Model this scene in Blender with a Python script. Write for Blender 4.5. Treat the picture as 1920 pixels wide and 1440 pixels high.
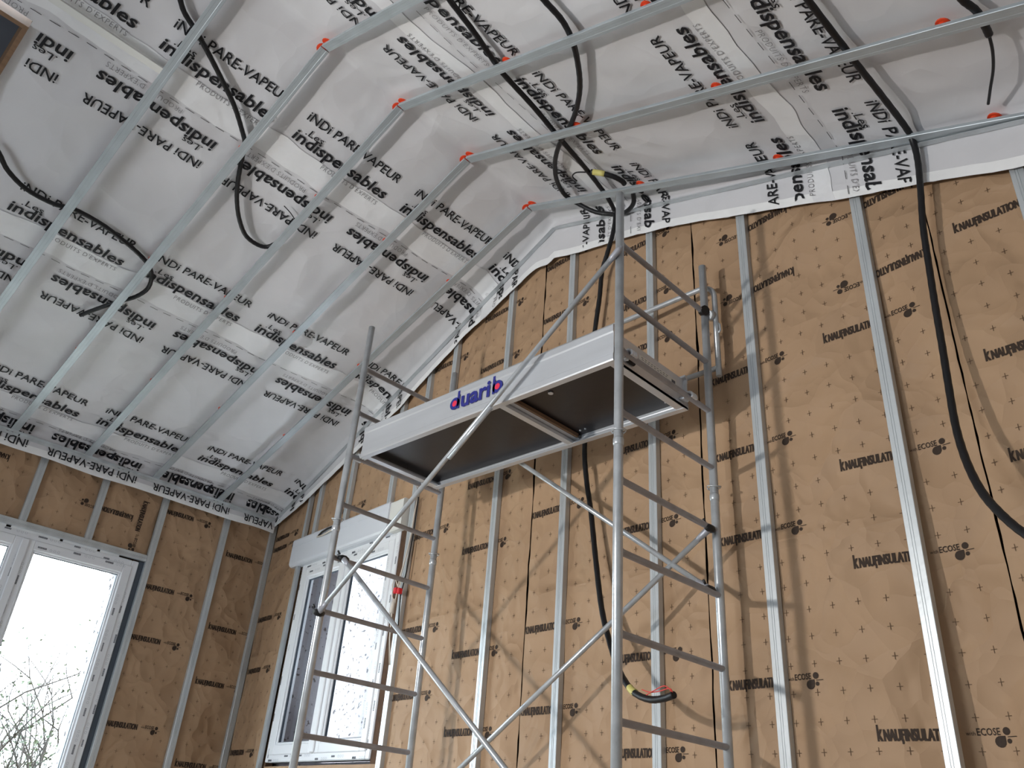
import bpy, math, random
from mathutils import Vector, Matrix, noise

random.seed(7)
for o in list(bpy.data.objects):
    bpy.data.objects.remove(o, do_unlink=True)
SC = bpy.context.scene
COL = SC.collection

# ------------------------------------------------------------------ camera
H = 0.63                      # camera height above the slab; survey z is measured from camera level
cam = bpy.data.cameras.new('camera')
cam.sensor_fit = 'HORIZONTAL'; cam.sensor_width = 36.0; cam.lens = 29.0123
cam.clip_start = 0.02; cam.clip_end = 200
camo = bpy.data.objects.new('camera', cam); COL.objects.link(camo)
_r = Vector((0.72531583, 0.68498922, 0.06860543))
_u = Vector((0.2902164, -0.39461843, 0.87180889))
_f = Vector((-0.62425266, 0.61242637, 0.4850181))
camo.matrix_world = Matrix(((_r.x, _u.x, -_f.x, 0), (_r.y, _u.y, -_f.y, 0), (_r.z, _u.z, -_f.z, H), (0, 0, 0, 1)))
SC.camera = camo

# ------------------------------------------------------------------ world, lamps, exposure
SKY = 20.0
w = bpy.data.worlds.new('sky'); SC.world = w; w.use_nodes = True
bg = w.node_tree.nodes['Background']
bg.inputs[0].default_value = (0.82, 0.91, 1.0, 1); bg.inputs[1].default_value = SKY

def lamp(name, kind, loc, energy, color=(1, 1, 1), **kw):
    l = bpy.data.lights.new(name, kind); l.energy = energy; l.color = color
    for k, v in kw.items(): setattr(l, k, v)
    o = bpy.data.objects.new(name, l); COL.objects.link(o); o.location = loc
    return o
# site floodlight standing behind the photographer, aimed at the gable: it throws the scaffold's shadows
work = lamp('site_floodlight', 'SPOT', (-3.04, -1.68, 1.15 + H), 350, (1.0, 0.965, 0.92), shadow_soft_size=0.065, spot_size=math.radians(92), spot_blend=.75)
work.rotation_euler = Vector((1.1, 4.6, .55)).to_track_quat('-Z', 'Y').to_euler()
# portals guide the sky light through the openings
def portal(name, loc, rot, sx, sy):
    o = lamp(name, 'AREA', loc, 1, shape='RECTANGLE', size=sx, size_y=sy)
    o.rotation_euler = rot; o.data.cycles.is_portal = True
    return o
portal('daylight_door', (-6.52, 1.57, 1.12), (0, -math.pi/2, 0), 2.2, 1.55)
portal('daylight_fill_opening', (-2.4, -4.25, .93), (math.pi/2, 0, 0), 1.4, 1.46)  # sky light for the opening added behind the camera
vs = SC.view_settings
SC.display_settings.display_device = 'sRGB'
vs.view_transform = 'Standard'; vs.look = 'None'; vs.gamma = 1.0; vs.use_curve_mapping = False
vs.exposure = -0.04

# ------------------------------------------------------------------ materials
MAT = {}
def srgb(r, g, b):
    f = lambda c: (c/255/12.92) if c/255 <= .04045 else ((c/255+.055)/1.055)**2.4
    return (f(r), f(g), f(b), 1)
def mat(name, col, rough=.6, metal=0.0, spec=.5, var=0.0, vscale=6.0, bump=0.0, bscale=30.0, bdist=.01, extra=None, streak=None):
    m = bpy.data.materials.new(name); m.use_nodes = True
    nt = m.node_tree; b = nt.nodes['Principled BSDF']
    b.inputs['Base Color'].default_value = col
    b.inputs['Roughness'].default_value = rough; b.inputs['Metallic'].default_value = metal
    b.inputs['Specular IOR Level'].default_value = spec
    tc = nt.nodes.new('ShaderNodeTexCoord'); mp = nt.nodes.new('ShaderNodeMapping')
    nt.links.new(tc.outputs['Object'], mp.inputs[0])
    if streak: mp.inputs['Scale'].default_value = streak
    if var:
        n = nt.nodes.new('ShaderNodeTexNoise'); n.inputs['Scale'].default_value = vscale; n.inputs['Detail'].default_value = 5
        nt.links.new(mp.outputs[0], n.inputs[0])
        mx = nt.nodes.new('ShaderNodeMix'); mx.data_type = 'RGBA'
        mx.inputs['A'].default_value = tuple(c*(1-var) for c in col[:3])+(1,)
        mx.inputs['B'].default_value = tuple(min(1, c*(1+var)) for c in col[:3])+(1,)
        cr = nt.nodes.new('ShaderNodeMapRange'); cr.inputs[1].default_value = .3; cr.inputs[2].default_value = .7
        nt.links.new(n.outputs[0], cr.inputs[0]); nt.links.new(cr.outputs[0], mx.inputs['Factor'])
        nt.links.new(mx.outputs['Result'], b.inputs['Base Color'])
    if bump:
        n2 = nt.nodes.new('ShaderNodeTexNoise'); n2.inputs['Scale'].default_value = bscale; n2.inputs['Detail'].default_value = 6
        nt.links.new(tc.outputs['Object'], n2.inputs[0])
        bp = nt.nodes.new('ShaderNodeBump'); bp.inputs['Strength'].default_value = bump; bp.inputs['Distance'].default_value = bdist
        nt.links.new(n2.outputs[0], bp.inputs['Height']); nt.links.new(bp.outputs[0], b.inputs['Normal'])
    if extra: extra(nt, b, tc)
    MAT[name] = m
    return m

def wrinkles(scale, strength, dist, rough_scale=9.0):
    def f(nt, b, tc):
        n1 = nt.nodes.new('ShaderNodeTexNoise'); n1.inputs['Scale'].default_value = rough_scale; n1.inputs['Detail'].default_value = 2; n1.inputs['Roughness'].default_value = .5
        n1.inputs['Distortion'].default_value = 1.0
        nt.links.new(tc.outputs['Object'], n1.inputs[0])
        # crumpled facets with soft creases between them
        dm = nt.nodes.new('ShaderNodeVectorMath'); dm.operation = 'MULTIPLY_ADD'; dm.inputs[1].default_value = (.22, .22, .22)
        nt.links.new(n1.outputs[1], dm.inputs[0]); nt.links.new(tc.outputs['Object'], dm.inputs[2])
        vo = nt.nodes.new('ShaderNodeTexVoronoi'); vo.inputs['Scale'].default_value = scale
        nt.links.new(dm.outputs[0], vo.inputs['Vector'])
        v2 = nt.nodes.new('ShaderNodeTexVoronoi'); v2.inputs['Scale'].default_value = scale*2.7
        nt.links.new(dm.outputs[0], v2.inputs['Vector'])
        m2 = nt.nodes.new('ShaderNodeMath'); m2.operation = 'MULTIPLY_ADD'; m2.inputs[1].default_value = .30
        nt.links.new(v2.outputs['Distance'], m2.inputs[0]); nt.links.new(vo.outputs['Distance'], m2.inputs[2])
        ad = nt.nodes.new('ShaderNodeMath'); ad.operation = 'MULTIPLY_ADD'; ad.inputs[1].default_value = .5
        nt.links.new(n1.outputs[0], ad.inputs[0]); nt.links.new(m2.outputs[0], ad.inputs[2])
        bp = nt.nodes.new('ShaderNodeBump'); bp.inputs['Strength'].default_value = strength; bp.inputs['Distance'].default_value = dist
        nt.links.new(ad.outputs[0], bp.inputs['Height']); nt.links.new(bp.outputs[0], b.inputs['Normal'])
    return f

mat('paper', srgb(172, 141, 111), .62, var=.07, vscale=2.2, spec=.3, extra=wrinkles(3.2, .95, .055, 2.5))
mat('paper_ink', srgb(62, 50, 42), .7, spec=.2)
mat('paper_cross', srgb(98, 76, 58), .7, spec=.2)
mat('membrane', srgb(209, 208, 211), .45, var=.06, vscale=2.0, spec=.4, extra=wrinkles(1.8, .6, .045, 1.8))
mat('membrane_edge', srgb(228, 228, 230), .38, var=.05, vscale=5, spec=.45, extra=wrinkles(3.0, .5, .02, 2.5))
mat('membrane_tape', srgb(238, 238, 238), .3, var=.04, vscale=8, spec=.5, bump=.3, bscale=14)
mat('ink', srgb(26, 26, 30), .55, spec=.3)
mat('ink_light', srgb(128, 126, 128), .6, spec=.3)
mat('galvanised', srgb(196, 201, 204), .40, metal=.45, var=.14, vscale=9, streak=(1, 1, .25), bump=.12, bscale=60, bdist=.004)
mat('furring_zinc', srgb(176, 184, 189), .42, metal=.4, var=.08, vscale=7, bump=.06, bscale=40, bdist=.004)
mat('tube_zinc', srgb(192, 196, 200), .32, metal=.5, var=.14, vscale=14, bump=.12, bscale=80, bdist=.003)
mat('rung_zinc', srgb(168, 170, 178), .45, metal=.35, var=.12, vscale=16, bump=.1, bscale=90, bdist=.003)
mat('aluminium', srgb(214, 217, 222), .36, metal=.55, var=.07, vscale=5, streak=(.3, 2, 2), bump=.05, bscale=25, bdist=.004)
mat('plywood_film', srgb(30, 26, 28), .34, var=.25, vscale=4, spec=.5, bump=.05, bscale=18)
mat('timber', srgb(122, 94, 70), .7, var=.15, vscale=8, streak=(6, 1, 1))
mat('conduit', srgb(20, 20, 23), .45, spec=.4)
mat('black_plastic', srgb(24, 24, 26), .45)
mat('orange_plastic', srgb(228, 76, 40), .45)
mat('red_plastic', srgb(214, 34, 44), .4)
mat('yellow_tape', srgb(206, 196, 116), .5)
mat('white_cable', srgb(216, 208, 196), .5)
mat('wire_red', srgb(214, 70, 60), .5)
mat('upvc', srgb(232, 234, 238), .32, spec=.5, var=.02, vscale=3)
mat('film', srgb(226, 229, 232), .42, var=.05, vscale=12, bump=.15, bscale=20)
mat('film_ink', srgb(92, 95, 104), .6)
mat('film_ink_pale', srgb(196, 199, 205), .6)
mat('box_upvc', srgb(216, 220, 228), .35, var=.02, vscale=2)
mat('gasket', srgb(70, 78, 88), .6)
mat('blockwork', srgb(120, 110, 100), .9, var=.15, vscale=9, bump=.4, bscale=25)
mat('dark_gap', srgb(84, 60, 42), .95, var=.25, vscale=14, bump=.4, bscale=30)
mat('slab', srgb(188, 184, 178), .85, var=.1, vscale=4, bump=.15, bscale=20)
mat('plaster_back', srgb(205, 200, 194), .85, var=.04, vscale=3)
mat('logo_blue', srgb(38, 42, 128), .45)
mat('logo_red', srgb(224, 48, 78), .45)
mat('label_white', srgb(222, 222, 218), .5)
mat('bark', srgb(48, 44, 40), .9, var=.2, vscale=20)
mat('leaf', srgb(58, 70, 48), .7, var=.3, vscale=3)
mat('meadow', srgb(176, 174, 158), .95, var=.25, vscale=1.5)
mat('shaft_dark', srgb(84, 88, 96), .7, var=.1, vscale=5)
def specks(nt, b, tc):
    v = nt.nodes.new('ShaderNodeTexNoise'); v.inputs['Scale'].default_value = 26; v.inputs['Detail'].default_value = 4
    nt.links.new(tc.outputs['Object'], v.inputs[0])
    r = nt.nodes.new('ShaderNodeMapRange'); r.inputs[1].default_value = .60; r.inputs[2].default_value = .66
    nt.links.new(v.outputs[0], r.inputs[0])
    mx = nt.nodes.new('ShaderNodeMix'); mx.data_type = 'RGBA'
    mx.inputs['A'].default_value = srgb(132, 129, 134); mx.inputs['B'].default_value = srgb(44, 42, 46)
    nt.links.new(r.outputs[0], mx.inputs['Factor']); nt.links.new(mx.outputs['Result'], b.inputs['Base Color'])
mat('roughcast', srgb(150, 146, 150), .95, bump=.6, bscale=30, extra=specks)

def glass_mat():
    m = bpy.data.materials.new('window_glass'); m.use_nodes = True; nt = m.node_tree
    nt.nodes.remove(nt.nodes['Principled BSDF'])
    out = nt.nodes['Material Output']
    t = nt.nodes.new('ShaderNodeBsdfTransparent'); t.inputs[0].default_value = (.96, .98, .98, 1)
    g = nt.nodes.new('ShaderNodeBsdfGlossy'); g.inputs['Roughness'].default_value = .03
    lw = nt.nodes.new('ShaderNodeLayerWeight'); lw.inputs[0].default_value = .5
    p5 = nt.nodes.new('ShaderNodeMath'); p5.operation = 'POWER'; p5.inputs[1].default_value = 5
    nt.links.new(lw.outputs['Facing'], p5.inputs[0])
    fr = nt.nodes.new('ShaderNodeMath'); fr.operation = 'MULTIPLY_ADD'; fr.inputs[1].default_value = .95; fr.inputs[2].default_value = .045
    nt.links.new(p5.outputs[0], fr.inputs[0])
    mx = nt.nodes.new('ShaderNodeMixShader')
    nt.links.new(fr.outputs[0], mx.inputs[0]); nt.links.new(t.outputs[0], mx.inputs[1]); nt.links.new(g.outputs[0], mx.inputs[2])
    nt.links.new(mx.outputs[0], out.inputs[0]); MAT['glass'] = m
glass_mat()

# ------------------------------------------------------------------ mesh builder
ORG = {}       # world origin of each object
class MB:
    def __init__(s, tf=None): s.v = []; s.f = []; s.sm = []; s.tf = tf
    def add(s, vs_, fs_, smooth=False):
        b = len(s.v)
        if s.tf: vs_ = [s.tf(*p) for p in vs_]
        s.v += [tuple(p) for p in vs_]; s.f += [tuple(i+b for i in f) for f in fs_]; s.sm += [smooth]*len(fs_)
    def box(s, x0, x1, y0, y1, z0, z1, bev=0.0):
        if bev <= 0:
            vs_ = [(x, y, z) for z in (z0, z1) for y in (y0, y1) for x in (x0, x1)]
            s.add(vs_, [(0, 2, 3, 1), (4, 5, 7, 6), (0, 1, 5, 4), (2, 6, 7, 3), (0, 4, 6, 2), (1, 3, 7, 5)])
            return
        c = [(x0+bev, y0), (x1-bev, y0), (x1, y0+bev), (x1, y1-bev), (x1-bev, y1), (x0+bev, y1), (x0, y1-bev), (x0, y0+bev)]
        i_ = [(x0+bev, y0+bev), (x1-bev, y0+bev), (x1-bev, y0+bev), (x1-bev, y1-bev), (x1-bev, y1-bev), (x0+bev, y1-bev), (x0+bev, y1-bev), (x0+bev, y0+bev)]
        vs_ = [(x, y, z0) for x, y in i_]+[(x, y, z0+bev) for x, y in c]+[(x, y, z1-bev) for x, y in c]+[(x, y, z1) for x, y in i_]
        fs_ = [tuple(range(7, -1, -1)), tuple(range(24, 32))]
        for r in range(3):
            for k in range(8): fs_.append((r*8+k, r*8+(k+1) % 8, r*8+8+(k+1) % 8, r*8+8+k))
        s.add(vs_, fs_)
    def tube(s, pts, r, n=10, cap=True, radii=None):
        pts = [Vector(p) for p in pts]; m = len(pts)
        t0 = (pts[1]-pts[0]).normalized()
        a = Vector((0, 0, 1)) if abs(t0.z) < .9 else Vector((1, 0, 0))
        nrm = t0.cross(a).normalized(); vs_ = []; prev = t0
        for i, p in enumerate(pts):
            t = (pts[min(i+1, m-1)]-pts[max(i-1, 0)]).normalized()
            ax = prev.cross(t)
            if ax.length > 1e-6:
                nrm = Matrix.Rotation(prev.angle(t), 3, ax.normalized()) @ nrm
            nrm = (nrm-t*nrm.dot(t)).normalized(); bn = t.cross(nrm); prev = t
            rr = radii[i] if radii else r
            for k in range(n):
                an = 2*math.pi*k/n; vs_.append(p+nrm*math.cos(an)*rr+bn*math.sin(an)*rr)
        fs_ = [(i*n+k, i*n+(k+1) % n, (i+1)*n+(k+1) % n, (i+1)*n+k) for i in range(m-1) for k in range(n)]
        s.add(vs_, fs_, True)
        if cap:
            b = len(s.v)-m*n
            s.f += [tuple(b+k for k in range(n-1, -1, -1)), tuple(b+(m-1)*n+k for k in range(n))]; s.sm += [False, False]
    def extrude(s, prof, p0, p1, ax, ay):
        """closed 2-D profile swept from p0 to p1; profile axes ax, ay"""
        p0, p1, ax, ay = Vector(p0), Vector(p1), Vector(ax), Vector(ay); n = len(prof)
        vs_ = [p0+ax*a+ay*b for a, b in prof]+[p1+ax*a+ay*b for a, b in prof]
        fs_ = [(k, (k+1) % n, n+(k+1) % n, n+k) for k in range(n)]+[tuple(range(n-1, -1, -1)), tuple(range(n, 2*n))]
        s.add(vs_, fs_)
    def grid(s, P, nu, nv, smooth=True):
        vs_ = [P(i/nu, j/nv) for j in range(nv+1) for i in range(nu+1)]
        s.add(vs_, [(j*(nu+1)+i, j*(nu+1)+i+1, (j+1)*(nu+1)+i+1, (j+1)*(nu+1)+i) for j in range(nv) for i in range(nu)], smooth)
    def build(s, name, material, parent=None, origin=None, label=None, cat=None, group=None, kind=None):
        vs_ = [Vector((p[0], p[1], p[2]+H)) for p in s.v]
        if origin is None:
            lo = [min(p[i] for p in vs_) for i in range(3)]; hi = [max(p[i] for p in vs_) for i in range(3)]
            origin = Vector(((lo[0]+hi[0])/2, (lo[1]+hi[1])/2, lo[2]))
        me = bpy.data.meshes.new(name)
        me.from_pydata([p-origin for p in vs_], [], s.f)
        me.polygons.foreach_set('use_smooth', s.sm); me.update()
        me.materials.append(MAT[material])
        return link(name, me, origin, parent, label, cat, group, kind)
def link(name, data, origin, parent=None, label=None, cat=None, group=None, kind=None):
    o = bpy.data.objects.new(name, data); COL.objects.link(o)
    origin = Vector(origin)
    if parent: o.parent = parent; o.location = origin-ORG[parent.name]
    else: o.location = origin
    ORG[o.name] = origin
    if label: o['label'] = label
    if cat: o['category'] = cat
    if group: o['group'] = group
    if kind: o['kind'] = kind
    return o
def empty(name, loc, label=None, cat=None, group=None, kind=None):
    o = link(name, None, Vector((loc[0], loc[1], loc[2]+H)), None, label, cat, group, kind)
    o.empty_display_size = .1
    return o
def clone(o, offset, parent):
    c = o.copy(); COL.objects.link(c); c.parent = parent
    og = ORG[o.name]+Vector(offset); ORG[c.name] = og; c.location = og-ORG[parent.name]
    for k in ('label',):
        if k in c: del c[k]
    return c
ORD = ['first', 'second', 'third', 'fourth', 'fifth', 'sixth', 'seventh', 'eighth', 'ninth', 'tenth', 'eleventh', 'twelfth']

# ------------------------------------------------------------------ lettering
_txt = {}
def text(body, width, height=None, bold=0.0, shear=0.0, spacing=1.0, res=2):
    """flat triangles of a line of type, scaled to width (x from 0) with the baseline at 0"""
    key = (body, bold, shear, spacing)
    if key not in _txt:
        c = bpy.data.curves.new('type', 'FONT'); c.body = body; c.size = 1; c.offset = bold; c.shear = shear
        c.space_character = spacing; c.resolution_u = res; c.fill_mode = 'FRONT'
        o = bpy.data.objects.new('type', c); COL.objects.link(o)
        dg = bpy.context.evaluated_depsgraph_get(); me = o.evaluated_get(dg).to_mesh()
        vv = [(v.co.x, v.co.y) for v in me.vertices]; ff = [tuple(p.vertices) for p in me.polygons]
        o.evaluated_get(dg).to_mesh_clear(); bpy.data.objects.remove(o); bpy.data.curves.remove(c)
        _txt[key] = (vv, ff)
    vv, ff = _txt[key]
    x0 = min(v[0] for v in vv); x1 = max(v[0] for v in vv); k = width/(x1-x0)
    if height is None: ky = k
    else:
        y1 = max(v[1] for v in vv); ky = height/y1
    return [((v[0]-x0)*k, v[1]*ky) for v in vv], ff
def disc(cx, cy, r, n=14): return [(cx, cy)]+[(cx+r*math.cos(2*math.pi*k/n), cy+r*math.sin(2*math.pi*k/n)) for k in range(n)], [(0, 1+k, 1+(k+1) % n) for k in range(n)]
def rect(x0, x1, y0, y1): return [(x0, y0), (x1, y0), (x1, y1), (x0, y1)], [(0, 1, 2, 3)]
def place(mb, shape, dx, dy, S, flip=False, keep=None):
    """lay a 2-D shape on surface S(a,b); flip turns it by 180 degrees"""
    vv, ff = shape
    pts = [((dx-x, dy-y) if flip else (dx+x, dy+y)) for x, y in vv]
    if keep:
        ff = [f for f in ff if all(keep(*pts[i]) for i in f)]
        if not ff: return
    mb.add([S(a, b) for a, b in pts], ff)

# ------------------------------------------------------------------ survey of the room
TH = 0.363101; CT, ST, TT = math.cos(TH), math.sin(TH), math.tan(TH)
XR, ZR = -2.81, 3.45            # ridge of the furring plane
SE = 3.50                       # slope length to the left eave
GX, GY, GM = -6.1, 3.35, .089   # gable stud plane: y = GY - GM*(x-GX)
GN = math.hypot(1, GM); EU = Vector((1/GN, -GM/GN, 0)); EN = Vector((-GM/GN, -1/GN, 0))
def Gp(u, n, z): return Vector((GX, GY, 0))+EU*u+EN*n+Vector((0, 0, z))
def Lp(y, n, z): return Vector((-6.13+n, y, z))           # left wall: stud face x=-6.13
def nz(a, b, c=0.0): return noise.noise(Vector((a, b, c)))
def zceil(x): return ZR-abs(x-XR)*TT
FUR_Y = [2.795, 2.255, 1.745, 1.245, 0.73]

# ------------------------------------------------------------------ structure: slab, outer walls, roof
mb = MB(); mb.box(-6.75, 1.0, -4.6, 4.2, -H-.2, -H)
mb.build('floor', 'slab', label='grey concrete slab under the scaffold', cat='floor', kind='structure')
def wall_with_holes(name, tf, a0, a1, z0, z1, t, holes, material, top=None, **kw):
    """masonry wall in (a,n,z) coordinates, n from 0 outwards to -t, with rectangular openings"""
    mb = MB(tf); xs = sorted({a0, a1, *[h[0] for h in holes], *[h[1] for h in holes]})
    zs = sorted({z0, z1, *[h[2] for h in holes], *[h[3] for h in holes]})
    for i in range(len(xs)-1):
        for j in range(len(zs)-1):
            ca, cz = (xs[i]+xs[i+1])/2, (zs[j]+zs[j+1])/2
            if any(h[0] < ca < h[1] and h[2] < cz < h[3] for h in holes): continue
            mb.box(xs[i], xs[i+1], -t, 0, zs[j], zs[j+1])
    return mb.build(name, material, **kw)
W2 = (.575, 1.90, .36, 1.96)     # gable window opening (u0,u1,z0,z1)
W1 = (.78, 2.36, -H, 1.62)       # left glazed door opening (y0,y1,z0,z1)
wall_g = wall_with_holes('wall_gable', lambda u, n, z: Gp(u, n-.17, z), -.6, 7.2, -H, 3.9, .22, [W2], 'dark_gap',
                         label='gable end wall behind the paper-faced insulation', cat='wall', kind='structure')
wall_l = wall_with_holes('wall_left', lambda y, n, z: Lp(y, n-.10, z), -4.5, 3.55, -H, 2.6, .22, [W1], 'dark_gap',
                         label='eaves wall on the left behind the paper-faced insulation', cat='wall', kind='structure')
mb = MB(); mb.box(.75, .95, -4.5, 3.6, -H, 2.5)
mb.build('wall_right', 'plaster_back', label='eaves wall on the right beside the camera', cat='wall', kind='structure')
wall_with_holes('wall_back', lambda x, n, z: Vector((x, -4.2+n, z)), -6.4, .95, -H, 3.9, .2, [(-3.1, -1.7, -.43, 1.03)], 'plaster_back',
                label='end wall behind the camera with an added opening for fill light', cat='wall', kind='structure')  # unseen opening, added and sized to fill the room with light
mb = MB()
for sg, sl in ((-1, 3.95), (1, 4.2)):
    prof = [(0, .16), (sl, .16), (sl, .26), (0, .26)]
    hole = (0.82, 1.75, -.62, .16)
    def slab(q0, q1, y0, y1):
        P = lambda q, y, d: (XR+sg*q*CT, y, ZR-q*ST+d/CT)
        vs_ = [P(q, y, d) for d in (.16, .26) for y in (y0, y1) for q in (q0, q1)]
        mb.add(vs_, [(0, 2, 3, 1), (4, 5, 7, 6), (0, 1, 5, 4), (2, 6, 7, 3), (0, 4, 6, 2), (1, 3, 7, 5)])
    if sg < 0:
        slab(0, hole[0], -4.5, 3.62); slab(hole[1], sl, -4.5, 3.62); slab(hole[0], hole[1], -4.5, hole[2]); slab(hole[0], hole[1], hole[3], 3.62)
    else: slab(0, sl, -4.5, 3.62)
ceiling = mb.build('ceiling', 'blockwork', label='pitched roof lining under a printed white vapour barrier', cat='ceiling', kind='structure')

# ------------------------------------------------------------------ vapour barrier sheets
FL = [(-6.1, .05), (-5.73, .10), (-5.13, .14), (-4.36, .157), (-3.98, .135), (-3.69, .108), (-3.5, .13), (-3.2, .151), (-2.98, .165), (-2.86, .235),
      (-2.66, .238), (-2.3, .19), (-1.83, .167), (-1.4, .19), (-.93, .203), (-.30, .215), (1.2, .22)]
def interp(tab, x):
    if x <= tab[0][0]: return tab[0][1]
    for (a, b), (c, d) in zip(tab, tab[1:]):
        if x <= c: return b+(d-b)*(x-a)/(c-a)
    return tab[-1][1]
def qx(q): return XR+max(-SE, q)*CT
def yfold(x): return GY-.012-GM*(x-GX)
def flange(q):
    x = qx(q); return .05+interp(FL, x)+.012*nz(x*5, 1.7)+.006*nz(x*21, 4.1)
EAVE = lambda y: .155+.012*nz(y*3, 9.1)
def sheet_bump(q, y):
    k = 1.0
    g_ = max(0.0, min(1.0, (y-2.2)/.6))
    return -.014*(1+nz(q*2.3, y*2.3, 3.1))-.007*(1+nz(q*6, y*5, 7.7))-.012*g_*(1+nz(q*11, y*2.0, 5.5))
def ceil_pt(q, y, lift=0.0):
    ex = 0.0
    if q < -SE: ex = -q-SE; q = -SE
    x = XR+q*CT; z = ZR-abs(q)*ST+.05/CT; yf = yfold(x); e = 0.0
    if y > yf: e = y-yf
    near = min(1.0, max(0.0, (yf-y)/.12)) if e == 0 else 0.0
    b = sheet_bump(q, min(y, yf))*near
    if e > 0:
        r = .035; d = min(e, r)
        wv = .004+.004*nz(x*9, e*9, 2.0)+.003*nz(x*2.5, e*3, 5.0)
        return Vector((x, yf-lift-wv*min(1, e/.03), z-e+.004))
    if ex > 0:
        return Vector((x+.004+lift+.003*nz(y*6, ex*7, 1.1), y, z-ex))
    return Vector((x, y, z-(b+lift)/CT))
HOLE = (-1.75, -.82, -.62, .16)
def sheet_patch(mb, q0, q1, y0, y1, lift, wob=0.0):
    nu = max(1, int(abs(q1-q0)/.036))
    if y1 is not None:
        nv = max(1, int((y1-y0)/.07))
        mb.grid(lambda a, b: ceil_pt(q0+(q1-q0)*a, y0+(y1-y0)*b, lift), nu, nv)
        return
    nv = max(1, int((3.1-y0)/.042)); nf = 6
    def P(a, b):
        q = q0+(q1-q0)*a; j = round(b*(nv+nf)); q += wob*(nz(j*.13, q0*9)+.6*nz(j*.38, q0*5+a*4)); yf = yfold(qx(q))
        if j <= nv: return ceil_pt(q, y0+(yf-y0)*j/nv, lift)
        return ceil_pt(q, yf+flange(q)*(j-nv)/nf, lift)
    mb.grid(P, nu, nv+nf)
YB = -4.2
SHEETS = [(-3.66, -3.40), (-3.40, -2.06), (-2.06, -.755), (-.755, .665), (.665, 2.0), (2.0, 3.35), (3.35, 3.95)]
sheets = []
for i, (q0, q1) in enumerate(SHEETS):
    mb = MB()
    if i == 0:
        # eave strip folds down the left wall
        nv = 120
        mb.grid(lambda a, b: (lambda y: ceil_pt(-SE-EAVE(y)+(q1+SE+EAVE(y))*a, y))(YB+(yfold(-6.09)-.004-YB)*b), 8, nv)
        sheet_patch(mb, -SE, q1, 3.2, None, 0)
    elif i == 2:
        sheet_patch(mb, q0, HOLE[0], YB, None, 0); pass
        sheet_patch(mb, HOLE[0], HOLE[1], HOLE[3], None, 0); sheet_patch(mb, HOLE[0], HOLE[1], YB, HOLE[2], 0)
        sheet_patch(mb, HOLE[1], -.66, YB, None, 0)
    elif i == 3: sheet_patch(mb, -.66, q1, YB, None, 0)
    else: sheet_patch(mb, q0, q1, YB, None, 0)
    sheets.append(mb.build('vapour_barrier_sheet', 'membrane', ceiling))
# whiter unprinted selvedge along every lap, standing 2 mm proud of the sheet below
BANDS = [(-3.395, -3.25, 1), (-2.055, -1.895, 2), (-.75, -.595, 3), (.50, .60, 3), (1.83, 1.935, 4), (3.1, 3.3, 5)]
for q0, q1, si in BANDS:
    mb = MB(); y0 = YB
    sheet_patch(mb, q0, q1, y0, None, .0038, .022)
    mb.build('lap_band', 'membrane_edge', sheets[si])
# shiny tape along the lower edge of the gable upstand and the eave upstand
def tape_strip(q0, q1, side):
    mb = MB(); n = int((q1-q0)/.06)
    def P(a, b):
        q = q0+(q1-q0)*a; f = flange(q); return ceil_pt(q, yfold(qx(q))+f-.05+.052*b, .003)
    mb.grid(P, n, 2)
    return mb
tape_strip(-SE, 0, 0).build('edge_tape', 'membrane_tape', sheets[2]); tape_strip(0, 3.9, 0).build('edge_tape', 'membrane_tape', sheets[4])
mb = MB(); mb.grid(lambda a, b: (lambda y: ceil_pt(-SE-EAVE(y)-.002+.05*b, y, .003))(YB+(yfold(-6.09)-.01-YB)*a), 130, 2)
mb.build('edge_tape', 'membrane_tape', sheets[0])

# print on the sheets
PER = .774; LEN = .645
def keep_print(q, y):
    if q < -SE: return -q-SE < EAVE(y)-.008 and y < yfold(-6.09)-.01
    return y < yfold(qx(q))+flange(q)-.012
T_INDI = text('iNDi PARE-VAPEUR', LEN, .056, bold=.010)
T_IND = text('indispensables', LEN, .070, bold=.020, shear=.06)
T_LES = text('.Les', .110, .040, bold=.004, shear=.06)
T_PROD = text("PRODUITS D'EXPERTS", .40, .030, bold=-.008, spacing=1.15)
def phrase(mb, mbl, kind, qc, y0, flip):
    """kind 'a' = the upper line, 'b' = the big word with its small lines; y0 is the start of the line"""
    def S(a, b): return ceil_pt(b, a, .0072)
    kp = lambda a, b: keep_print(b, a) and (a > .19 or not (HOLE[0] < b < HOLE[1]))
    sgn = -1 if flip else 1
    if kind == 'a': place(mb, T_INDI, y0, qc-sgn*.028, S, flip, kp)
    else:
        place(mb, T_IND, y0, qc-sgn*.028, S, flip, kp)
        place(mb, T_LES, y0+sgn*.045, qc+sgn*.037, S, flip, kp)
        place(mbl, T_PROD, y0+sgn*.235, qc-sgn*.088, S, flip, kp)
ROWS = [  # sheet, kind, q, flip, a start y
    (3, 'a', -.395, False, 1.419), (3, 'b', -.535, False, 1.419),
    (2, 'b', -.87, True, 1.138), (2, 'a', -1.02, True, 1.138),
    (2, 'a', -1.70, False, .495), (2, 'b', -1.85, False, .495),
    (1, 'b', -2.19, True, 1.523), (1, 'a', -2.34, True, 1.523),
    (1, 'a', -3.06, False, 1.656), (1, 'b', -3.195, False, 1.656),
    (0, 'b', -3.49, True, 2.128), (0, 'a', -3.60, True, 2.128),
    (3, 'a', .295, True, 2.053), (3, 'b', .43, True, 2.053),
    (4, 'b', .815, False, 1.883), (4, 'a', .945, False, 1.883),
    (4, 'a', 1.625, True, 2.564), (4, 'b', 1.76, True, 2.564),
    (5, 'b', 2.115, False, 1.823), (5, 'a', 2.255, False, 1.823),
    (5, 'a', 2.95, True, 2.3), (5, 'b', 3.08, True, 2.3)]
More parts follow.
